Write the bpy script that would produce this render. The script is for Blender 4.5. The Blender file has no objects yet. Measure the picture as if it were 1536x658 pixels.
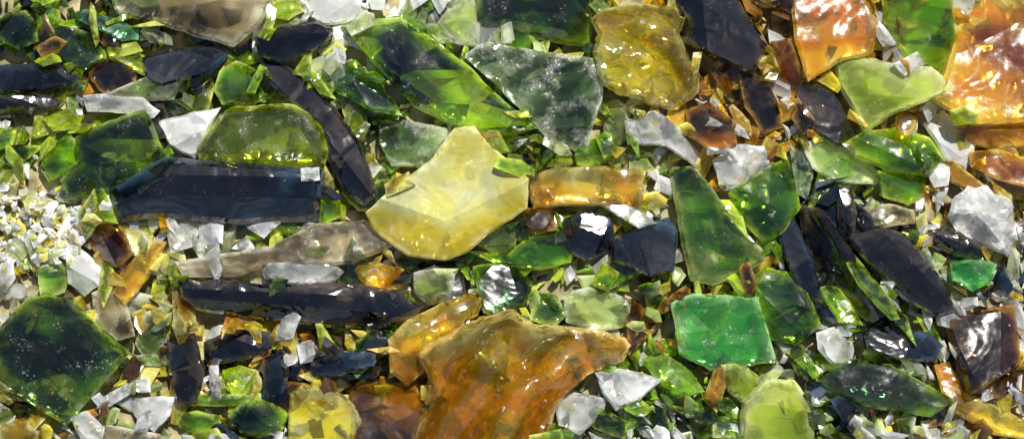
import bpy, math, random
import numpy as np
from mathutils import Vector
from mathutils.geometry import delaunay_2d_cdt
rnd=random.Random(7); rng=np.random.default_rng(7)
scene=bpy.context.scene; col=scene.collection
S=0.01
def wx(x): return (x-768)*S
def wy(y): return (329-y)*S
# ---------------------------------------------------------------- materials
def glass(name,dark,mid,bright,body=0.22,rough=0.04,dust=0.0,scale=1.0,lo=0.37,hi=0.66,bump=0.10,refr=0.48,spec=.035,opaque=False,tg=.28,tlm=.22,lowc=None,lowf=.9,facet=.6,ck=.12,rs=.85,top=None,smear=.18,rimc=None):
    m=bpy.data.materials.new(name); m.use_nodes=True; nt=m.node_tree; N=nt.nodes; L=nt.links; N.clear()
    def n(t,**k):
        o=N.new(t)
        for a,b in k.items(): setattr(o,a,b)
        return o
    def mth(op,a,b=None,clamp=False):
        o=n('ShaderNodeMath',operation=op,use_clamp=clamp)
        for i,v in enumerate((a,b)):
            if v is None: continue
            if isinstance(v,(int,float)): o.inputs[i].default_value=v
            else: L.new(v,o.inputs[i])
        return o.outputs[0]
    def attr(k): return n('ShaderNodeAttribute',attribute_name=k).outputs['Fac']
    tc=n('ShaderNodeTexCoord'); oi=n('ShaderNodeObjectInfo')
    off=n('ShaderNodeVectorMath',operation='ADD'); L.new(tc.outputs['Object'],off.inputs[0])
    sc=n('ShaderNodeVectorMath',operation='SCALE'); sc.inputs[0].default_value=(37,61,23); L.new(oi.outputs['Random'],sc.inputs['Scale']); L.new(sc.outputs[0],off.inputs[1])
    P=off.outputs[0]
    def noise(s,d=3,r=0.55,dist=0.0):
        o=n('ShaderNodeTexNoise'); L.new(P,o.inputs['Vector']); o.inputs['Scale'].default_value=s; o.inputs['Detail'].default_value=d
        o.inputs['Roughness'].default_value=r; o.inputs['Distortion'].default_value=dist; return o.outputs['Fac']
    def ramp(src,stops):
        o=n('ShaderNodeValToRGB'); L.new(src,o.inputs[0]); e=o.color_ramp.elements
        while len(e)<len(stops): e.new(0.5)
        for q,(p,c) in zip(e,stops): q.position=p; q.color=(c[0],c[1],c[2],1)
        return o.outputs[0]
    def rng_(src,a,b,c=0,d=1):
        o=n('ShaderNodeMapRange'); L.new(src,o.inputs[0]); o.inputs[1].default_value=a; o.inputs[2].default_value=b; o.inputs[3].default_value=c; o.inputs[4].default_value=d; return o.outputs[0]
    def mixc(f,a,b):
        o=n('ShaderNodeMix',data_type='RGBA'); L.new(f,o.inputs['Factor']); L.new(a,o.inputs[6]); o.inputs[7].default_value=tuple(b)+(1,); return o.outputs[2]
    A=noise(0.65*scale,2,0.45,.5); B=noise(3.2,4,0.7)
    vo=n('ShaderNodeTexVoronoi'); vo.inputs['Scale'].default_value=1.6*scale
    mp=n('ShaderNodeMapping'); mp.inputs['Scale'].default_value=(1,2.3,.7); mp.inputs['Rotation'].default_value=(.3,.2,.6); L.new(P,mp.inputs[0]); L.new(mp.outputs[0],vo.inputs['Vector'])
    sp=n('ShaderNodeSeparateColor'); L.new(vo.outputs['Color'],sp.inputs[0])
    und=attr('under')
    mixv=mth('ADD',mth('MULTIPLY',A,.80),mth('MULTIPLY',sp.outputs[0],.20))  # angular cell tones painted into the colour to imitate refracted inner facets
    mixv=mth('SUBTRACT',mixv,mth('MULTIPLY',mth('SUBTRACT',attr('core'),.5),ck))
    c=ramp(mixv,[(lo,dark),((lo+hi)/2,mid),(hi,bright)])
    hv=n('ShaderNodeHueSaturation'); L.new(c,hv.inputs['Color'])
    L.new(mth('ADD',mth('MULTIPLY',oi.outputs['Random'],0.2),0.9),hv.inputs['Value'])
    L.new(mth('ADD',mth('MULTIPLY',oi.outputs['Random'],0.02),0.49),hv.inputs['Hue'])
    c=hv.outputs[0]
    if lowc: c=mixc(mth('MULTIPLY',attr('low'),lowf,True),c,lowc)  # tint on low facets paints in fold shading and backlit glow
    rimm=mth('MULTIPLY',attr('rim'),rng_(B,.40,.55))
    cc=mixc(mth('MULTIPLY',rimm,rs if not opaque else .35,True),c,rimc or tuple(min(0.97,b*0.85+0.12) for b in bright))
    bp=n('ShaderNodeBump'); bp.inputs['Strength'].default_value=bump; bp.inputs['Distance'].default_value=0.5; L.new(noise(1.5,2,.5,.8),bp.inputs['Height'])
    NB=bp.outputs[0]
    df=n('ShaderNodeBsdfDiffuse'); L.new(cc,df.inputs[0]); L.new(NB,df.inputs['Normal'])
    if opaque: body_out=df.outputs[0]
    else:
        g=n('ShaderNodeGamma'); L.new(c,g.inputs[0]); g.inputs[1].default_value=tg
        fa=n('ShaderNodeVectorMath',operation='SUBTRACT'); L.new(vo.outputs['Color'],fa.inputs[0]); fa.inputs[1].default_value=(.5,.5,.5)
        fb=n('ShaderNodeVectorMath',operation='SCALE'); L.new(fa.outputs[0],fb.inputs[0]); fb.inputs['Scale'].default_value=facet
        fc=n('ShaderNodeVectorMath',operation='ADD'); L.new(fb.outputs[0],fc.inputs[0]); L.new(NB,fc.inputs[1])
        fn=n('ShaderNodeVectorMath',operation='NORMALIZE'); L.new(fc.outputs[0],fn.inputs[0])
        tr=n('ShaderNodeBsdfTransparent'); L.new(g.outputs[0],tr.inputs[0])
        rf=n('ShaderNodeBsdfRefraction'); L.new(g.outputs[0],rf.inputs[0]); rf.inputs['IOR'].default_value=1.45; rf.inputs['Roughness'].default_value=0.0; L.new(fn.outputs[0],rf.inputs['Normal'])
        m1=n('ShaderNodeMixShader'); m1.inputs[0].default_value=refr; L.new(tr.outputs[0],m1.inputs[1]); L.new(rf.outputs[0],m1.inputs[2])
        g2=n('ShaderNodeGamma'); L.new(c,g2.inputs[0]); g2.inputs[1].default_value=.5
        tl=n('ShaderNodeBsdfTranslucent'); L.new(g2.outputs[0],tl.inputs[0]); L.new(NB,tl.inputs['Normal'])
        m2=n('ShaderNodeMixShader'); m2.inputs[0].default_value=tlm; L.new(df.outputs[0],m2.inputs[1]); L.new(tl.outputs[0],m2.inputs[2])
        # clear skin above, denser coloured glass towards the underside
        tb=body*.25 if top is None else top
        bb_=mth('ADD',mth('MULTIPLY',und,min(.92,body*1.2+.35)-tb),tb)
        m3=n('ShaderNodeMixShader'); L.new(mth('ADD',mth('ADD',mth('MULTIPLY',mth('SUBTRACT',B,.5),0.15),bb_),mth('MULTIPLY',rimm,0.65),True),m3.inputs[0])
        L.new(m1.outputs[0],m3.inputs[1]); L.new(m2.outputs[0],m3.inputs[2]); body_out=m3.outputs[0]
    gl=n('ShaderNodeBsdfGlossy'); gl.inputs[0].default_value=(1,1,1,1); L.new(NB,gl.inputs['Normal'])
    L.new(rng_(B,.40,.68,rough,.24 if not opaque else .12),gl.inputs['Roughness'])
    fr=n('ShaderNodeFresnel'); fr.inputs[0].default_value=1.6; L.new(NB,fr.inputs['Normal'])
    m4=n('ShaderNodeMixShader'); L.new(mth('ADD',fr.outputs[0],spec,True),m4.inputs[0]); L.new(body_out,m4.inputs[1]); L.new(gl.outputs[0],m4.inputs[2])
    res=m4.outputs[0]
    if dust>0:
        f=noise(30,1,.5)
        dm=mth('MULTIPLY',mth('MULTIPLY',rng_(f,.62,.69),rng_(B,.52,.66)),dust,True)
        if dust>.45: dm=mth('ADD',dm,mth('MULTIPLY',rng_(B,.5,.75),smear),True)
        dm=mth('MULTIPLY',dm,mth('SUBTRACT',1.0,und,True),True)
        wd=n('ShaderNodeBsdfDiffuse'); wd.inputs[0].default_value=(0.85,0.83,0.75,1)
        m5=n('ShaderNodeMixShader'); L.new(dm,m5.inputs[0]); L.new(res,m5.inputs[1]); L.new(wd.outputs[0],m5.inputs[2]); res=m5.outputs[0]
    out=n('ShaderNodeOutputMaterial'); L.new(res,out.inputs[0])
    return m
M={
'green':glass('bright_green_glass',(.012,.06,.001),(.24,.56,.003),(.82,.98,.05),body=.32),
'olive':glass('olive_green_glass',(.16,.24,.001),(.56,.72,.006),(.92,.97,.10),dust=.5,body=.45,smear=.05),
'dgreen':glass('dark_green_glass',(.002,.014,.003),(.02,.085,.008),(.40,.68,.012),dust=.3,body=.38,lo=.40,hi=.63),
'teal':glass('teal_green_glass',(.002,.03,.01),(.03,.2,.06),(.3,.8,.3),body=.35),
'emerald':glass('emerald_glass',(.03,.30,.04),(.20,.70,.12),(.62,1,.42),dust=.5,body=.5,top=.2,smear=.05),
'navy':glass('navy_black_glass',(.0005,.001,.003),(.0015,.003,.009),(.02,.05,.09),opaque=True,dust=.06,lo=.48,hi=.70,spec=.05,rough=.02,bump=.10),
'black':glass('black_glass',(.0005,.0005,.001),(.002,.0015,.002),(.05,.03,.015),opaque=True,dust=.06,lo=.48,hi=.70,spec=.05,rough=.02,bump=.12),
'twotone':glass('green_and_navy_glass',(.001,.003,.018),(.03,.15,.003),(.55,.85,.01),body=.5,scale=.7,lo=.45,hi=.57,dust=.25,ck=.16),
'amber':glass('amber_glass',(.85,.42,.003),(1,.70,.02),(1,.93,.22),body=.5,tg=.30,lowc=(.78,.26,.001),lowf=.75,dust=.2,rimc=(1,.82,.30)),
'orange':glass('orange_glass',(.30,.075,.0004),(.88,.42,.004),(1,.80,.07),body=.40,tg=.30,rimc=(1,.72,.15)),
'brown':glass('brown_glass',(.008,.002,.0005),(.10,.028,.003),(.75,.33,.03),body=.25,rimc=(.8,.45,.12)),
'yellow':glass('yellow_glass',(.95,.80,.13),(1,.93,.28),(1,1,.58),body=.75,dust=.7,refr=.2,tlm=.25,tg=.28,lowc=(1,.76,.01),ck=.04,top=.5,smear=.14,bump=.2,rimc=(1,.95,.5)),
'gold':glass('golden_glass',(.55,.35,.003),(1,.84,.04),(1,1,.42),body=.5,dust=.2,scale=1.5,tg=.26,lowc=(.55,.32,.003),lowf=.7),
'sage':glass('sage_green_glass',(.36,.5,.03),(.76,.90,.14),(.97,1,.45),body=.5,dust=.3,refr=.3,top=.28),
'pale':glass('pale_green_glass',(.30,.46,.05),(.88,1,.44),(1,1,.85),body=.3),
'clear':glass('clear_glass',(.82,.82,.76),(1,1,.97),(1,1,1),body=.36,spec=.10,facet=1.0,tlm=.08,refr=.5,top=.16,tg=.2),
'white':glass('frosted_white_glass',(.9,.9,.85),(1,1,.97),(1,1,1),body=.75,tlm=.06,facet=.7,top=.6),
'smoke':glass('smoky_glass',(.08,.055,.02),(.58,.46,.22),(1,.93,.7),body=.3,dust=.3),
'gclear':glass('grey_green_glass',(.06,.12,.03),(.42,.58,.26),(.95,1,.75),body=.4,dust=.9,smear=.3),
'dclear':glass('green_tinted_glass',(.02,.11,.002),(.30,.60,.03),(.92,1,.32),body=.28,dust=.2),
}
keys=list(M)
CN={'green':'green','olive':'olive_green','dgreen':'dark_green','teal':'teal','emerald':'emerald','navy':'navy','black':'black','twotone':'green','amber':'amber','orange':'orange','brown':'brown','yellow':'yellow','gold':'golden','sage':'sage_green','pale':'pale_green','clear':'clear','white':'white','smoke':'smoky','gclear':'grey_green','dclear':'green'}
GROUP="broken glass shards in the heap"
SUN=(.34,-.94)
# ---------------------------------------------------------------- height map
CS=8; X0,X1,Y0,Y1=-130,1666,-120,778
gx=np.arange(X0,X1,CS); gy=np.arange(Y0,Y1,CS)
GX,GY=np.meshgrid(gx,gy); HM=np.zeros(GX.shape); HERO=np.zeros(GX.shape,bool)
def inside(poly,X,Y):
    r=np.zeros(X.shape,bool); n=len(poly)
    for i in range(n):
        x1,y1=poly[i]; x2,y2=poly[(i+1)%n]
        if y1==y2: continue
        r^=((y1>Y)!=(y2>Y))&(X<(x2-x1)*(Y-y1)/(y2-y1)+x1)
    return r
def edist(poly,P):
    A=np.array(poly,float); B=np.roll(A,-1,0); D=B-A
    L2=(D**2).sum(1)+1e-9
    t=np.clip(((P[:,None,:]-A)*D).sum(2)/L2,0,1)
    return np.sqrt((((P[:,None,:]-(A+t[...,None]*D))**2).sum(2)).min(1))
def mknoise(r,n=7,wl=(30,120)):
    ks=[]
    for _ in range(n):
        a=r.uniform(0,6.283); w=6.283/r.uniform(*wl); ks.append((math.cos(a)*w,math.sin(a)*w,r.uniform(0,6.283)))
    return lambda P:sum(np.sin(P[:,0]*a+P[:,1]*b+c+1.5*np.sin(P[:,1]*a*.7-P[:,0]*b*.7+c)) for a,b,c in ks)/n
def sharpen(poly):
    p=[np.array(q,float) for q in poly]; A=np.array(p); size=math.sqrt(np.ptp(A[:,0])*np.ptp(A[:,1]))
    for _ in range(3):
        n=len(p)
        if n<=4: break
        best=None
        for i in range(n):
            a,b=p[i],p[(i+1)%n]; L=np.linalg.norm(b-a)
            if L>.28*size: continue
            u=a-p[i-1]; v=b-p[(i+2)%n]; den=u[0]*v[1]-u[1]*v[0]
            if abs(den)<1e-6: continue
            w=b-a; t=(w[0]*v[1]-w[1]*v[0])/den; s=(w[0]*u[1]-w[1]*u[0])/den
            if t<=0 or s<=0: continue
            X=a+u*t
            if np.linalg.norm(X-(a+b)/2)>.15*size: continue
            if best is None or L<best[0]: best=(L,i,X)
        if best is None: break
        _,i,X=best; j=(i+1)%n; p[i]=X; p.pop(j)
    return [tuple(q) for q in p]
def rough_outline(poly,r,step,amp):
    out=[]; n=len(poly)
    for i in range(n):
        a=np.array(poly[i],float); b=np.array(poly[(i+1)%n],float); d=np.linalg.norm(b-a); k=max(1,int(d/step))
        nn=np.array([-(b-a)[1],(b-a)[0]])/(d+1e-9); bow=r.uniform(-.012,.012)*d; ph=r.uniform(0,6)
        for j in range(k):
            t=j/k; q=a+(b-a)*t
            if j: q=q+nn*(bow*4*t*(1-t)+r.uniform(-amp,amp)*.7+amp*.5*math.sin(t*d/9+ph))
            out.append((q[0],q[1]))
    return out
def shard(mat,T,poly,label,facets=None,tilt=0.24,step=9,edgeh=None,bev=None,amp=1.0,nf=None,extra=None,hero=True,wave=.012,sink=0,ridge=None,sharp=10,keep_round=False,glint=0,lowk=.28):
    r=random.Random(int(sum(p[0]*3.1+p[1]*7.7 for p in poly)))
    if not keep_round: poly=sharpen(poly)
    ol=rough_outline(poly,r,step,amp)
    A=np.array(ol); cx,cy=A.mean(0); size=math.sqrt(max(50,np.ptp(A[:,0])*np.ptp(A[:,1])))
    if extra is None: extra=(r.uniform(-.2,.2),r.uniform(-.12,.24))
    if edgeh is None: edgeh=r.uniform(.6,.85)
    if bev is None: bev=r.uniform(.025,.05)*size
    F=list(facets or [])
    if nf is None: nf=r.choice([2,3,3,4]) if not facets else 2
    for q_ in range(nf+(1 if glint else 0)):
        a=r.uniform(0,6.283); d=np.array([math.cos(a),math.sin(a)]); 
        if q_==nf: d=np.array(SUN)
        pr=(A-[cx,cy])@d; cut=pr.max()*(r.uniform(.05,.7) if q_<nf else glint); q=np.array([cx,cy])+d*cut; tn=np.array([-d[1],d[0]])
        F.append((q[0]-tn[0]*size*2,q[1]-tn[1]*size*2,q[0]+tn[0]*size*2,q[1]+tn[1]*size*2,(r.uniform(.35,1.0)*T/max(8,(pr.max()-cut))*.9) if q_<nf else .268,d))
    FF=[]
    for f in F:
        a=np.array(f[:2],float); b=np.array(f[2:4],float); s=f[4]; t=(b-a)/np.linalg.norm(b-a)
        nrm=np.array([-t[1],t[0]])
        if len(f)>5 and nrm@np.array(f[5])<0: nrm=-nrm
        FF.append((a,b,nrm,s,t))
    nz=mknoise(r,5,(size*.4,size*1.3)); nz2=mknoise(r,6,(12,34))
    def top(P,d):
        z=np.full(len(P),float(T))
        for a,b,nrm,s,t in FF:
            q=(P-a)@nrm
            z=np.minimum(z,T-np.maximum(0,q)*s)
        z=np.maximum(z,T*.22)
        k=np.clip(d/max(2,bev),0,1)
        z=z*(edgeh+(1-edgeh)*k)
        z=z+nz(P)*T*wave*2+nz2(P)*T*wave*.3
        if ridge:
            for rx,ry,wl,am in ridge:
                dd=np.sqrt((P[:,0]-rx)**2+(P[:,1]-ry)**2)+14*nz(P)
                z=z+T*am*(np.abs(np.sin(dd/wl))-.6)*np.clip(d/14,0,1)
        return z
    m=inside(poly,GX,GY)
    if m.sum()<3:
        i=int(np.clip((cy-Y0)/CS,0,len(gy)-1)); j=int(np.clip((cx-X0)/CS,0,len(gx)-1)); m[i,j]=True
    hx=GX[m]-cx; hy=GY[m]-cy; hz=HM[m]
    if len(hz)>5:
        c,_,_,_=np.linalg.lstsq(np.stack([np.ones_like(hx),hx,hy],1).astype(float),hz,rcond=None); bx,by=np.clip(c[1:],-tilt,tilt)
    else: bx=by=0
    bx+=extra[0]; by+=extra[1]
    base=np.percentile(hz-bx*hx-by*hy,65)-sink
    HP=np.stack([GX[m],GY[m]],1).astype(float)
    HM[m]=np.maximum(hz,base+bx*hx+by*hy+top(HP,edist(ol,HP)))
    if hero: HERO[m]=True
    pts=[Vector(p) for p in ol]; n=len(pts); ed=[(i,(i+1)%n) for i in range(n)]
    xs=np.arange(A[:,0].min(),A[:,0].max(),step); ys=np.arange(A[:,1].min(),A[:,1].max(),step*.87)
    G=[(x+(step/2 if k%2 else 0)+r.uniform(-.25,.25)*step,y+r.uniform(-.25,.25)*step) for k,y in enumerate(ys) for x in xs]
    GP=np.array(G); ok=inside(ol,GP[:,0],GP[:,1]); GP=GP[ok]
    if len(GP): GP=GP[edist(ol,GP)>step*.45]
    ext=[]
    if bev>2.5:
        nx=np.roll(A,-1,0)-np.roll(A,1,0); nx=np.stack([-nx[:,1],nx[:,0]],1); nx/=np.linalg.norm(nx,axis=1)[:,None]+1e-9
        area=0.5*np.sum(A[:,0]*np.roll(A[:,1],-1)-np.roll(A[:,0],-1)*A[:,1]); 
        if area<0: nx=-nx
        R=A+nx*bev; ok=inside(ol,R[:,0],R[:,1]); R=R[ok]
        if len(R):
            R=R[edist(ol,R)>bev*.93]
            keep=[]
            for q in R:
                if all((q[0]-w[0])**2+(q[1]-w[1])**2>(step*.35)**2 for w in keep): keep.append(q)
            if keep:
                R=np.array(keep); ext+=keep
                if len(GP): GP=GP[np.sqrt(((GP[:,None]-R)**2).sum(2)).min(1)>step*.45]
    for a,b,nrm,s,t in FF:
        Lh=np.linalg.norm(b-a); k=int(Lh/(step*.8))
        ts=np.array([a+(b-a)*(j/k) for j in range(k+1)]) if k else np.zeros((0,2))
        if len(ts)==0: continue
        ts=ts[inside(ol,ts[:,0],ts[:,1])]
        if len(ts):
            ts=ts[edist(ol,ts)>step*.4]
        if len(ts) and ext:
            ts=ts[np.sqrt(((ts[:,None]-np.array(ext))**2).sum(2)).min(1)>step*.25]
        if len(ts):
            if len(GP): GP=GP[np.sqrt(((GP[:,None]-ts)**2).sum(2)).min(1)>step*.55]
            ext+=list(ts)
    pts+=[Vector((p[0],p[1])) for p in ext]+[Vector((p[0],p[1])) for p in GP]
    V,E,Fc,_,_,_=delaunay_2d_cdt(pts,ed,[list(range(n))],1,1e-4)
    P=np.array([(v.x,v.y) for v in V]); d=edist(ol,P)
    zt=top(P,d); nv=len(P)
    zb=nz2(P)*T*.03+T*.12*np.exp(-d/10); zb=np.minimum(zb,zt-T*.08)
    pl=bx*(P[:,0]-cx)+by*(P[:,1]-cy)
    toc=np.array([cx,cy])-P; inw=np.exp(-d/8)[:,None]*toc*r.uniform(-.05,.05)
    vt=np.stack([(P[:,0]-cx)*S,-(P[:,1]-cy)*S,(zt+pl)*S],1)
    PB=P+inw
    vb=np.stack([(PB[:,0]-cx)*S,-(PB[:,1]-cy)*S,(zb+pl)*S],1)
    faces=[]; cnt={}
    for f in Fc:
        f=list(f)
        if len(f)!=3: continue
        a,b,c=f; ar=(P[b][0]-P[a][0])*(P[c][1]-P[a][1])-(P[b][1]-P[a][1])*(P[c][0]-P[a][0])
        if ar>0: f=[a,c,b]
        faces.append(f)
        for i in range(3): cnt[(f[i],f[(i+1)%3])]=1
    bot=[[q+nv for q in reversed(f)] for f in faces]
    side=[[b,a,a+nv,b+nv] for (a,b) in cnt if (b,a) not in cnt]
    me=bpy.data.meshes.new('glass_shard_mesh'); me.from_pydata(np.vstack([vt,vb]).tolist(),[],faces+bot+side)
    me.polygons.foreach_set('use_smooth',[True]*len(me.polygons)); me.update()
    me.set_sharp_from_angle(angle=math.radians(sharp))
    def at(k,v): me.attributes.new(k,'FLOAT','POINT').data.foreach_set('value',v)
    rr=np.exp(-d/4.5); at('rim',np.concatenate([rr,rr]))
    rr=np.clip(d/max(8,size*.14),0,1); at('core',np.concatenate([rr,rr]))
    at('under',np.concatenate([np.zeros(nv),np.ones(nv)]))
    rr=np.clip((T*.96-zt)/(T*lowk),0,1); at('low',np.concatenate([rr,rr*.7]))  # height mask for the painted fold shading and lower-facet glow
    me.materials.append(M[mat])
    o=bpy.data.objects.new(CN[mat]+'_glass_shard',me); o.location=(wx(cx),wy(cy),base*S); col.objects.link(o)
    o['label']=label; o['category']='glass shard'; o['group']=GROUP
    return o
# ---------------------------------------------------------------- regional palettes
PAL=[(60,60,'dgreen navy brown olive green'),(60,210,'olive green clear green pale'),(40,330,'yellow clear gold white pale'),(60,420,'clear gold smoke clear pale gold'),
(210,410,'gold clear olive amber pale'),(230,510,'yellow clear gold brown gold pale'),(400,360,'olive clear dgreen pale'),(340,560,'black brown olive gold amber clear navy'),(150,640,'brown clear gold pale'),
(300,90,'dgreen olive black green pale'),(430,130,'green olive dgreen pale'),(600,200,'green pale dgreen olive'),(540,300,'gold green black olive clear'),(640,120,'green pale clear'),(880,200,'olive gold green pale dgreen'),
(1100,170,'brown orange amber clear gold'),(1160,60,'brown gold amber clear orange'),(1240,120,'amber orange brown gold clear'),(1440,210,'clear amber gold white orange'),(1480,330,'amber brown clear gold orange'),(1250,310,'green navy pale dgreen'),
(1480,430,'clear navy gold pale'),(1350,510,'navy green dgreen clear'),(1400,640,'brown gold clear pale'),(880,450,'pale olive green clear dclear'),(980,600,'green clear dgreen dclear'),(720,420,'dclear green black dgreen pale'),
(1060,520,'brown green amber gold dgreen'),(480,590,'black brown gold clear'),(960,300,'pale olive clear gold'),(560,520,'dgreen gold olive black amber'),(800,380,'green navy dgreen pale'),(20,620,'gold clear brown pale'),(1250,560,'pale navy green dgreen clear'),(480,20,'pale clear olive white'),(1500,600,'amber brown clear gold')]
PP=np.array([(a,b) for a,b,_ in PAL],float)
def grit(x,y): return x<100 and 285<y<400
def pick(x,y,r):
    if grit(x,y): return r.choice(['yellow','clear','gold','white','pale','clear'])
    d=np.sqrt(((PP-[x,y])**2).sum(1))+np.array([r.uniform(0,70) for _ in PAL]); return r.choice(PAL[int(d.argmin())][2].split())
# ---------------------------------------------------------------- chips (one mass)
CV=[];CF=[];CM=[];CC=[];CU=[];cvn=0
def chip(x,y,s,r,lift=0):
    global cvn
    i=int((y-Y0)/CS); j=int((x-X0)/CS)
    if not(1<=i<len(gy)-1 and 1<=j<len(gx)-1): return
    w=max(0,int(s/CS/2)); sl=(slice(max(0,i-w),i+w+1),slice(max(0,j-w),j+w+1))
    z0=float(np.mean(HM[sl])); n=r.choice([3,4,4,5,5]); a0=r.uniform(0,6.28); el=r.uniform(.25,.75); th=s*r.uniform(.2,.45); rot=r.uniform(0,6.28)
    ang=[a0+6.283*(k+r.uniform(-.3,.3))/n for k in range(n)]
    b=[(math.cos(a)*s*.7*r.uniform(.8,1.1),math.sin(a)*s*.7*el*r.uniform(.8,1.1)) for a in ang]
    q=r.uniform(.4,.9); sh=(r.uniform(-.15,.15)*s,r.uniform(-.15,.15)*s)
    v=[(p[0],p[1],0) for p in b]+[(p[0]*q+sh[0],p[1]*q+sh[1]*el,th*r.uniform(.75,1.2)) for p in b]
    v=np.array(v); ca,sa=math.cos(rot),math.sin(rot); tx,ty=r.gauss(0,.33),r.gauss(0,.33)
    R=np.array([[ca,-sa,0],[sa,ca,0],[0,0,1]])@np.array([[1,0,0],[0,math.cos(tx),-math.sin(tx)],[0,math.sin(tx),math.cos(tx)]])@np.array([[math.cos(ty),0,math.sin(ty)],[0,1,0],[-math.sin(ty),0,math.cos(ty)]])
    v=v@R.T; v[:,2]-=v[:,2].min(); v[:,2]+=z0-s*.15+lift
    v=np.stack([(v[:,0]+x-768)*S,(329-y+v[:,1])*S,v[:,2]*S],1)
    CV.append(v); mi=keys.index(pick(x,y,r)); CC.extend([r.uniform(-.3,1.5)]*(2*n)); CU.extend([1.0]*n+[0.05]*n)
    fs=[tuple(cvn+k for k in reversed(range(n))),tuple(cvn+n+k for k in range(n))]+[(cvn+k,cvn+(k+1)%n,cvn+n+(k+1)%n,cvn+n+k) for k in range(n)]
    CF.extend(fs); CM.extend([mi]*len(fs)); cvn+=2*n
    HM[sl]=np.maximum(HM[sl],z0+th*.55)
# ---------------------------------------------------------------- hero data, bottom to top
def pts(s):
    return [tuple(float(q) for q in p.split(',')) for p in s.split()]
H=[]
def h(mat,T,label,s,**k): H.append((mat,T*1.2,label,pts(s),k))
h('dgreen',22,"dark green chunk of bottle glass at the pile's edge","0,15 30,12 48,30 50,60 20,72 0,62 -30,40")
h('navy',22,"flat navy glass strip with a bright edge","-20,95 60,92 105,100 110,120 60,135 -20,138",glint=.3)
h('black',20,"thin black glass strip below a navy strip","-20,142 60,140 88,150 60,172 -20,176",glint=.3)
h('brown',20,"small brown glass chunk beside dark strips","130,85 170,80 200,105 195,135 150,140 125,115")
h('navy',24,"dark blue shard with green glints","205,85 260,70 330,60 345,75 310,110 240,128 215,115",glint=.3)
h('dgreen',24,"smooth dark green shard with rounded corners","62,42 85,36 130,45 152,60 155,85 120,105 80,88")
h('teal',20,"rounded teal green sliver of bottle glass","108,15 125,11 165,25 203,42 202,58 180,60 140,42 112,28",keep_round=True)
h('smoke',34,"large smoky clear slab with scratched edge","148,-30 410,-30 405,0 388,35 355,62 330,64 250,40 170,18",facets=[(150,5,395,28,.6,(0,1))])
h('olive',20,"small olive shard beside a smoky slab","405,0 440,-8 452,15 430,28 402,24")
h('white',22,"bright frosted white lump of glass","455,-10 530,-20 550,15 520,32 480,34 455,20",glint=.01)
h('green',22,"leaf shaped bright green fragment","318,135 325,105 350,88 375,100 392,140 375,158 330,156",keep_round=True)
h('black',26,"black curved shard with pale streak","378,55 420,38 470,30 497,40 495,58 450,85 415,95 385,80",facets=[(385,62,495,45,.5,(0,1))],glint=.4)
h('pale',22,"pale green block of thick glass","655,30 690,-10 722,0 718,70 680,62")
h('dgreen',24,"wedge of dark green glass between larger shards","485,100 530,88 575,130 602,172 560,168 500,135")
h('gclear',24,"greyish clear green shard under a yellow one","565,182 610,178 670,190 672,235 640,252 585,248 566,215")
h('dgreen',24,"thick green shard with clear upper face","715,-20 885,-20 892,35 885,68 800,55 760,42 716,30",facets=[(715,20,890,50,.9,(0,1))])
h('pale',20,"pale green upright piece of glass","905,155 930,148 948,165 945,205 925,222 908,200")
h('clear',24,"bright clear crumpled glass fragment","940,182 985,165 1010,180 1062,240 1050,252 1000,218 945,216",glint=.01)
h('brown',24,"brown angular chunk with glossy facets","1030,165 1065,150 1100,175 1108,215 1075,228 1035,205")
h('brown',26,"dark brown wedge against amber glass","1110,110 1145,105 1170,150 1180,190 1150,200 1120,160")
h('orange',24,"deep orange sliver of bottle glass","1160,60 1190,55 1215,120 1195,150 1170,120")
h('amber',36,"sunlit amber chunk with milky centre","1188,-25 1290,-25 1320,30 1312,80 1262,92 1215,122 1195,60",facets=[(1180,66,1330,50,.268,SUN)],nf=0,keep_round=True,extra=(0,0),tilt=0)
h('green',26,"yellow green shard with bright ripples","1328,-25 1432,-25 1442,50 1420,108 1370,92 1335,50",wave=.08)
h('orange',34,"large amber brown plate of bottle glass","1475,-30 1570,-30 1570,180 1470,186 1425,160 1418,110 1440,50",nf=2)
h('black',26,"black brown shard with sparkling crest","1198,120 1250,122 1270,165 1292,205 1260,220 1215,190 1200,150",glint=.2,keep_round=True)
h('amber',22,"amber glass block under a pale edge","1440,190 1500,180 1560,185 1560,215 1500,225 1450,212")
h('orange',22,"red brown sliver of bottle glass","1458,228 1500,222 1560,240 1560,285 1500,270 1462,250")
h('olive',18,"small rounded olive glass piece","1425,165 1445,158 1468,170 1462,186 1432,188",keep_round=True)
h('pale',24,"clear green streaked glass splinter fan","1208,215 1240,203 1300,235 1337,265 1320,277 1255,272 1222,252")
h('green',22,"bright green chip below a green shard","1320,255 1395,250 1402,290 1370,308 1330,295")
h('clear',26,"clear crumpled chunk with white sparkle","1070,240 1110,215 1150,218 1162,250 1130,288 1085,285",glint=.1)
h('navy',24,"dark blue chunk with bright flakes","835,335 880,315 920,325 925,375 880,392 845,375",glint=.2)
h('pale',22,"pale clear chunk tucked beneath yellow shard","722,350 750,332 776,345 772,378 740,382 715,368")
h('dgreen',24,"long dark green shard leaning among small fragments","708,400 760,392 800,412 795,450 762,478 725,470")
h('pale',22,"clear pale chunk with soft edges","618,410 650,398 682,412 678,450 640,460 620,440")
h('pale',20,"pale green chunk with bright facets","845,440 890,430 948,450 945,490 900,500 850,485")
h('dclear',20,"green tinted flake over pale chunks","800,440 835,445 850,475 830,495 795,480")
h('black',24,"dark brown upright block of glass","243,512 288,500 304,560 288,612 252,606 246,560",keep_round=True)
h('black',22,"black glass wedge in amber rubble","300,515 345,495 400,498 405,520 370,540 305,552",glint=.3)
h('navy',22,"narrow dark blue block standing on end","392,528 428,525 432,560 418,602 390,598",glint=.3)
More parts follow.
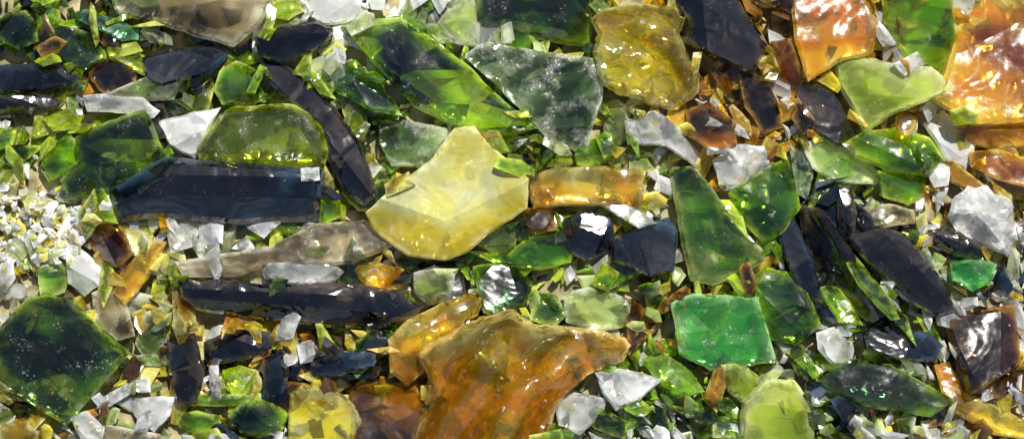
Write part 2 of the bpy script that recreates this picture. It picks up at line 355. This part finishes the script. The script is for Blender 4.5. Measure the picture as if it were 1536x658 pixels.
h('clear',18,"thin upright clear sliver beside dark blocks","308,548 322,545 330,600 314,606")
h('olive',18,"clear olive square chip of glass","328,558 355,550 380,556 376,590 345,596 330,580")
h('navy',20,"dark blue bar with green underside","462,540 500,530 563,526 562,548 510,565 463,568",glint=.3)
h('brown',28,"rust brown chunk of thick bottle glass","520,590 560,570 620,575 640,620 630,690 530,690 525,630",nf=1,extra=(.1,.15))
h('gold',28,"golden amber shard with rounded lobes","432,592 450,578 500,585 530,610 547,640 545,690 425,690",keep_round=True)
h('clear',20,"clear triangular white glass sliver","178,600 257,597 250,625 225,652 200,635",glint=.2)
h('dclear',20,"thin clear green flakes in a stack","285,595 385,592 390,606 330,612 286,610")
h('green',22,"small dark green lump with pale rim","258,625 290,618 325,625 328,645 285,655 262,645")
h('dgreen',26,"dark green rounded chunk with clear edge","338,625 360,605 400,598 428,625 415,655 345,660",keep_round=True)
h('smoke',20,"tan smoky splinter lying flat","95,650 160,640 235,655 240,690 90,690")
h('gold',20,"golden crumb at the heap's rim","-10,640 30,628 52,650 50,690 -10,690")
h('smoke',24,"tall clear brown tinted fragment","130,440 160,428 185,455 198,505 170,512 140,485")
h('white',26,"smooth milky white glass pebble","92,385 115,375 145,400 142,430 118,446 92,425",keep_round=True)
h('dclear',20,"green tinted small block beside white pebble","48,405 80,392 95,410 85,440 55,452")
h('amber',22,"leaf shaped amber sliver of glass","170,415 195,385 230,358 243,365 215,420 182,460 165,440")
h('brown',28,"dark brown rounded shard with amber base","126,342 155,330 180,345 196,380 175,402 140,388 122,362",keep_round=True)
h('clear',20,"pale blue clear chip of glass","245,345 270,325 300,328 285,370 250,382",glint=.1)
h('clear',22,"clear icy splinter on green shards","118,142 160,137 205,142 236,165 226,176 180,169 125,166",glint=.1)
h('white',28,"bright white crumpled shard between green ones","228,180 290,166 328,160 305,205 288,238 250,218",wave=.1)
h('olive',20,"small yellow green glass shard","55,176 95,160 118,170 110,190 75,196")
h('green',24,"bright green folded shard with dark underside","60,225 85,200 100,205 126,235 110,250 65,272 50,250")
h('dgreen',36,"large dark olive green chunk with matte face","110,205 160,180 205,165 222,180 245,235 215,255 165,290 95,300 86,270 115,240",facets=[(90,262,245,215,.5,(0,1))])
h('black',34,"long curved black slate coloured shard","385,85 400,79 450,113 500,158 540,213 567,290 545,310 515,290 490,240 480,190 430,150 393,118",facets=[(400,92,555,290,.8,(-1,.6))],keep_round=True)
h('navy',46,"long dark navy block of thick glass with scratches","160,300 175,268 240,235 300,240 480,255 478,300 472,332 350,337 230,327 172,332",facets=[(160,290,480,298,.8,(0,1)),(160,260,480,266,.268,SUN),(230,200,215,400,.3,(-1,0))],nf=1,wave=.03,extra=(0,0),tilt=0)
h('olive',42,"olive green translucent shard with pale frosted border","292,222 325,172 345,158 430,154 465,165 488,195 492,225 485,246 420,252 330,246 295,240",nf=0,bev=10,facets=[(292,226,492,230,1.0,(0,1))],keep_round=True,extra=(0,.05),tilt=.1)
h('clear',16,"tiny white square glass bit","450,252 478,250 480,270 452,272",hero=False)
h('green',20,"green sliver under a black block","478,290 505,285 510,325 480,338 470,325")
h('twotone',44,"large green and navy shard with wet glossy face","530,45 560,30 600,24 640,50 700,95 745,140 787,175 777,197 740,203 680,187 620,157 580,115 545,75",facets=[(540,66,785,205,.8,(-.3,1))],nf=1,ridge=[(820,-60,24,.05)],extra=(0,.05))
h('gclear',42,"grey green clear shard with rippled frosty surface","700,76 730,61 800,74 880,85 909,100 905,145 890,190 885,217 860,224 825,211 795,180 745,127 710,97",facets=[(860,85,800,215,.3,(1,.1))],wave=.05,ridge=[(930,240,16,.10)])
h('black',36,"large black block with sparkling edges","985,-25 1100,-25 1130,30 1153,65 1140,95 1110,103 1060,78 1028,62 1030,25",glint=.6)
h('gold',54,"lumpy golden yellow glass chunk with folds","888,25 905,8 950,2 1000,4 1029,25 1020,50 1030,75 1052,110 1050,137 1020,163 985,160 955,145 925,140 895,112 889,75 898,50",wave=.10,nf=4,bev=6,ridge=[(900,190,15,.26)],sharp=15,step=6,keep_round=True,amp=2,extra=(0,0))
h('sage',34,"sage green wedge shaped shard with dusty face","1256,88 1290,80 1365,98 1400,98 1430,125 1405,145 1345,170 1300,200 1285,165 1262,125",nf=1)
h('green',34,"glossy green shard with folded top","1266,215 1300,195 1360,189 1405,205 1427,240 1400,264 1340,258 1290,237",ridge=[(1300,320,22,.2)])
h('green',20,"small bright green leaf like chip","862,228 880,208 905,205 928,235 900,248 866,247")
h('amber',32,"orange amber shard with brown clear end","792,264 830,252 900,248 945,252 969,270 965,302 940,313 860,308 800,314",facets=[(792,284,965,288,.7,(0,1))],ridge=[(700,180,18,.2)],nf=1,sharp=18)
h('brown',24,"dark brown sliver beneath the yellow shard","780,312 830,310 835,345 800,352 775,335")
h('green',28,"green curved shard with dark belly","700,377 760,380 800,350 850,341 871,365 857,395 810,406 750,398")
h('navy',30,"black blue angular chunk with red glint","915,365 945,345 1005,325 1019,345 1012,407 975,416 920,392",nf=3,glint=.3)
h('smoke',34,"long brownish clear plank of glass","255,392 300,386 400,370 470,335 545,329 580,355 577,375 530,396 400,402 350,416 270,417",facets=[(390,402,480,335,.15,(-1,-.2))],nf=1)
h('dclear',42,"long green clear shard with thick rounded foot","1006,250 1045,249 1068,278 1106,335 1146,375 1149,390 1120,411 1070,429 1038,422 1022,350 1012,290",facets=[(1020,392,1150,358,.7,(.1,1)),(1040,250,1080,400,.5,(-1,0))],nf=0,bev=5,keep_round=True)
h('green',38,"deep green angular shard with clear corner","1095,290 1130,262 1175,240 1196,255 1206,310 1180,347 1146,366 1115,330",facets=[(1160,240,1150,366,.5,(1,0))])
h('gclear',22,"thin clear green sliver of glass","1190,225 1212,220 1225,260 1215,300 1200,290")
h('navy',28,"long dark strip of glass on edge","1166,335 1195,322 1228,400 1240,450 1205,444 1178,380",glint=.2,keep_round=True)
h('black',34,"long narrow black shard with grey stripe","1202,304 1238,314 1296,400 1340,476 1308,494 1260,430 1208,352",facets=[(1222,306,1326,484,.9,(-1,.5))],nf=0,keep_round=True,extra=(0,0))
h('green',22,"green sliver beside black strips","1228,432 1262,430 1290,470 1300,490 1262,485")
h('green',22,"dark green strip between black shards","1262,375 1285,380 1335,445 1350,478 1335,480 1290,430")
h('black',40,"glossy black rectangular shard with faceted end","1276,355 1330,341 1362,350 1412,410 1441,467 1408,478 1358,448 1306,400",facets=[(1280,370,1425,478,.7,(-.6,1)),(1330,350,1425,450,.268,SUN)],nf=0,extra=(0,0),tilt=0,keep_round=True)
h('smoke',20,"grey clear narrow bar of glass","1290,312 1340,305 1382,315 1380,335 1330,342 1298,330")
h('black',22,"short brown post of glass","1255,280 1280,276 1290,320 1285,350 1262,345")
h('black',24,"dark wedge shaped piece with amber edge","1398,345 1430,338 1480,368 1500,400 1440,385 1400,365",glint=.2)
h('white',44,"rough white crystalline lump of glass","1432,300 1455,278 1500,281 1520,300 1534,360 1520,387 1480,367 1445,352 1427,325",wave=.26,nf=5,amp=2.2,step=7,keep_round=True,extra=(0,-.1))
h('emerald',26,"small emerald green translucent chip","1430,392 1480,387 1504,395 1490,425 1465,438 1435,421")
h('brown',38,"dark reddish brown square plate of glass","1424,477 1532,457 1536,545 1456,593",facets=[(1428,490,1474,592,.6,(-1,.2))],nf=1,keep_round=True)
h('navy',28,"dark blue green bar with glossy ridges","1298,498 1340,484 1400,500 1422,520 1410,545 1350,540 1305,525",glint=.2)
h('clear',24,"clear blue grey faceted chunk","1228,500 1262,490 1290,520 1285,552 1250,548 1230,525")
h('dgreen',40,"thick green slab with black lower side","1228,566 1280,539 1340,547 1417,590 1421,610 1400,627 1320,616 1240,592",facets=[(1228,572,1420,612,1.1,(0,1))],nf=0)
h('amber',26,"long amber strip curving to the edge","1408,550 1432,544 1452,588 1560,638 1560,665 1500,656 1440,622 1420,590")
h('sage',24,"pale cream green glass splinter","1083,548 1110,542 1150,572 1152,605 1125,612 1095,590",keep_round=True)
h('sage',34,"pale olive rounded plate of glass","1118,605 1150,571 1195,575 1221,610 1230,690 1110,690",keep_round=True)
h('green',32,"dark green shard with rippled folds","1098,440 1150,400 1195,409 1217,440 1236,490 1200,519 1160,512 1140,462",ridge=[(1080,520,20,.2)])
h('dgreen',22,"green sliver under an emerald slab","965,540 1000,530 1040,560 1060,590 1020,600 985,575")
h('emerald',40,"bright emerald green slab with frosty face","1007,455 1040,440 1120,444 1146,470 1161,520 1155,546 1100,553 1065,556 1020,532 1014,490",nf=0,bev=6,facets=[(1010,520,1165,515,.5,(0,1))])
h('clear',24,"clear white triangular plate of glass","893,560 930,554 997,570 960,602 925,618 905,592",nf=1,glint=.1)
h('clear',24,"bright white angular fragments","832,600 860,590 912,600 905,625 870,655 838,640",glint=.1)
h('black',36,"long purple black plank with chipped crest","262,420 330,420 420,430 500,424 560,430 600,440 633,460 615,484 560,495 480,490 380,480 290,466 268,446",facets=[(262,446,633,474,.9,(0,1)),(262,432,633,448,.268,SUN)],nf=1,wave=.06,amp=2,keep_round=True,extra=(0,0),tilt=0)
h('clear',26,"bright clear elongated glass chip","390,397 440,390 495,392 514,408 500,423 450,429 393,418",glint=.1)
h('amber',26,"small faceted amber glass chip","524,392 565,394 604,405 601,433 560,441 536,420",nf=3)
h('dgreen',44,"large dark green plate with matte dusty face","-15,500 38,444 98,447 189,532 96,641 -15,574",nf=0,facets=[(135,604,182,520,.6,(1,1)),(-20,556,100,636,.5,(-1,1))],keep_round=True,extra=(0,0),tilt=.12)
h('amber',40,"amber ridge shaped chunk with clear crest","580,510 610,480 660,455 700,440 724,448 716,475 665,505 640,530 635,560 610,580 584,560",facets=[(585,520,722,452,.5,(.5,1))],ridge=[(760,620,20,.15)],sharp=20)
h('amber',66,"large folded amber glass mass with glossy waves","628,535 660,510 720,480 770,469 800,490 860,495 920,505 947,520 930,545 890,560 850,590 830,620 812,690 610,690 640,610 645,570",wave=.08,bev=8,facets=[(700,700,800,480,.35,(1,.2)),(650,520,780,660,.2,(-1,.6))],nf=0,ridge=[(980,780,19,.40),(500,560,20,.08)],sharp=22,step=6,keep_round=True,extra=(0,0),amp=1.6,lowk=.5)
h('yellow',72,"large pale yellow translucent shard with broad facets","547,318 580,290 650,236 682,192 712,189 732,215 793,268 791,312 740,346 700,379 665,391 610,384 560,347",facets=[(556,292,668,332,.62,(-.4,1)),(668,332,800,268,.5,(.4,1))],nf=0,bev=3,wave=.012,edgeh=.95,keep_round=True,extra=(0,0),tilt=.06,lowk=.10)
HM2=np.zeros(GX.shape,bool)
for mat,T,lab,p,k in H: HM2|=inside(p,GX,GY)
r=random.Random(3)
for _ in range(3000):
    x=r.uniform(X0+20,X1-20); y=r.uniform(Y0+20,Y1-20)
    chip(x,y,r.choice([24,32,38,46]),r)
WORD={'green':'bright green','olive':'yellowish olive','dgreen':'dark green','teal':'teal','emerald':'emerald','navy':'dark blue','black':'black','amber':'amber','orange':'orange','brown':'brown','yellow':'pale yellow','gold':'golden','sage':'sage green','pale':'pale green','clear':'clear','white':'white','smoke':'smoky grey','gclear':'grey green','dclear':'green tinted'}
NF=300-len(H); free=np.argwhere((~HM2)&(GX>-20)&(GX<1556)&(GY>-20)&(GY<678))
r=random.Random(11)
def fill(NF,smin,smax,gap,used):
    k=0; tries=0
    while k<NF and tries<20000:
        tries+=1
        i,j=free[r.randrange(len(free))]; x=float(GX[i,j])+r.uniform(-4,4); y=float(GY[i,j])+r.uniform(-4,4); s=r.uniform(smin,smax)
        if grit(x,y):
            if r.random()<.5: continue
            s=r.uniform(14,24)
        if any((x-a)**2+(y-b)**2<((s+c)*gap)**2 for a,b,c in used): continue
        used.append((x,y,s)); n=r.choice([3,4,4,5]); el=r.uniform(.28,.75); rot=r.uniform(0,3.14); a0=r.uniform(0,6)
        if x>1170 and 280<y<560: rot=r.uniform(.8,1.2); el=r.uniform(.2,.4)
        pl=[]
        for q in range(n):
            a=a0+6.283*(q+r.uniform(-.28,.28))/n; u=math.cos(a)*s*r.uniform(.85,1.15)*1.25; v=math.sin(a)*s*el*r.uniform(.85,1.15)
            pl.append((x+u*math.cos(rot)-v*math.sin(rot),y+u*math.sin(rot)+v*math.cos(rot)))
        m=pick(x,y,r)
        shard(m,r.uniform(14,26),pl,"small angular "+WORD[m]+" glass fragment wedged between shards",tilt=.35,step=8,amp=.4,hero=False,nf=r.choice([2,3,4]),extra=(r.uniform(-.25,.25),r.uniform(-.25,.25)))
        k+=1
    return k
k=fill(NF-85,26,52,.42,[])
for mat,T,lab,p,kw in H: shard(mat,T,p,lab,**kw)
k+=fill(NF-k,17,33,.70,[])
r=random.Random(5); c=0
while c<750:
    x=r.uniform(X0+20,X1-20); y=r.uniform(Y0+20,Y1-20); i=int((y-Y0)/CS); j=int((x-X0)/CS)
    if HERO[min(i,len(gy)-1),min(j,len(gx)-1)]:
        if r.random()<.985: continue
        chip(x,y,r.uniform(2,5),r); c+=1; continue
    chip(x,y,r.choice([8,14,20,26,32,38]) if not grit(x,y) else r.choice([8,12,16]),r); c+=1
for _ in range(260):
    x=r.uniform(-60,115); y=r.uniform(275,410); i=int((y-Y0)/CS); j=int((x-X0)/CS)
    if not HERO[i,j]: chip(x,y,r.choice([7,10,14,20]),r)
me=bpy.data.meshes.new('glass_rubble_mesh'); me.from_pydata(np.vstack(CV).tolist(),[],CF)
for kx in keys: me.materials.append(M[kx])
me.polygons.foreach_set('material_index',CM)
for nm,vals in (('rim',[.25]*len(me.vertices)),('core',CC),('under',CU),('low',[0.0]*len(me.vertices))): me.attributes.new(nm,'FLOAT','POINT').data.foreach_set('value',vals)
me.update()
o=bpy.data.objects.new('glass_rubble',me); col.objects.link(o)
o['kind']='stuff'; o['label']="loose bed of tiny mixed glass crumbs under the shards"; o['category']='glass rubble'
# ---------------------------------------------------------------- ground
gm=bpy.data.materials.new('gritty_ground'); gm.use_nodes=True; nt=gm.node_tree; bs=nt.nodes['Principled BSDF']
tn=nt.nodes.new('ShaderNodeTexNoise'); tn.inputs['Scale'].default_value=3; tn.inputs['Detail'].default_value=8
cr=nt.nodes.new('ShaderNodeValToRGB'); cr.color_ramp.elements[0].color=(.10,.08,.03,1); cr.color_ramp.elements[1].color=(.6,.52,.3,1); cr.color_ramp.elements[0].position=.35; cr.color_ramp.elements[1].position=.65
tcn=nt.nodes.new('ShaderNodeTexCoord'); nt.links.new(tcn.outputs['Object'],tn.inputs['Vector']); nt.links.new(tn.outputs['Fac'],cr.inputs[0]); nt.links.new(cr.outputs[0],bs.inputs['Base Color']); bs.inputs['Roughness'].default_value=.9
bb=nt.nodes.new('ShaderNodeBump'); nt.links.new(tn.outputs['Fac'],bb.inputs['Height']); nt.links.new(bb.outputs[0],bs.inputs['Normal'])
me=bpy.data.meshes.new('ground'); n=60; vs=[]; fs=[]
for a in range(n+1):
    for b in range(n+1): vs.append(((a/n-.5)*60,(b/n-.5)*40,rnd.uniform(-.06,0)))
for a in range(n):
    for b in range(n): q=a*(n+1)+b; fs.append((q,q+n+1,q+n+2,q+1))
me.from_pydata(vs,[],fs); me.materials.append(gm); g=bpy.data.objects.new('ground',me); g['kind']='structure'; g['label']="gritty sandy ground beneath the broken glass"; g['category']='ground'; col.objects.link(g)
# ---------------------------------------------------------------- light and camera
EL,AZ=math.radians(60),math.radians(20)
w=bpy.data.worlds.new('World'); scene.world=w; w.use_nodes=True; nt=w.node_tree; bg=nt.nodes['Background']
sky=nt.nodes.new('ShaderNodeTexSky'); sky.sky_type='NISHITA'; sky.sun_disc=False; sky.sun_elevation=EL; sky.sun_rotation=AZ
nt.links.new(sky.outputs[0],bg.inputs[0]); bg.inputs[1].default_value=.07
sl=bpy.data.lights.new('sun','SUN'); sl.energy=5; sl.angle=math.radians(.5); sl.color=(1,.97,.9); so=bpy.data.objects.new('sun',sl); col.objects.link(so)
d=Vector((math.sin(AZ)*math.cos(EL),math.cos(AZ)*math.cos(EL),math.sin(EL))); so.rotation_euler=d.to_track_quat('Z','Y').to_euler(); so.location=d*20
cam=bpy.data.cameras.new('camera'); co=bpy.data.objects.new('camera',cam); col.objects.link(co); cam.lens=120; cam.sensor_width=36; cam.clip_end=500
co.location=(0,0,15.36*120/36+.9); scene.camera=co
scene.view_settings.view_transform='Standard'; scene.view_settings.look='None'; scene.view_settings.exposure=0
print('heroes',len(H),'fillers',k,'maxh',HM.max())
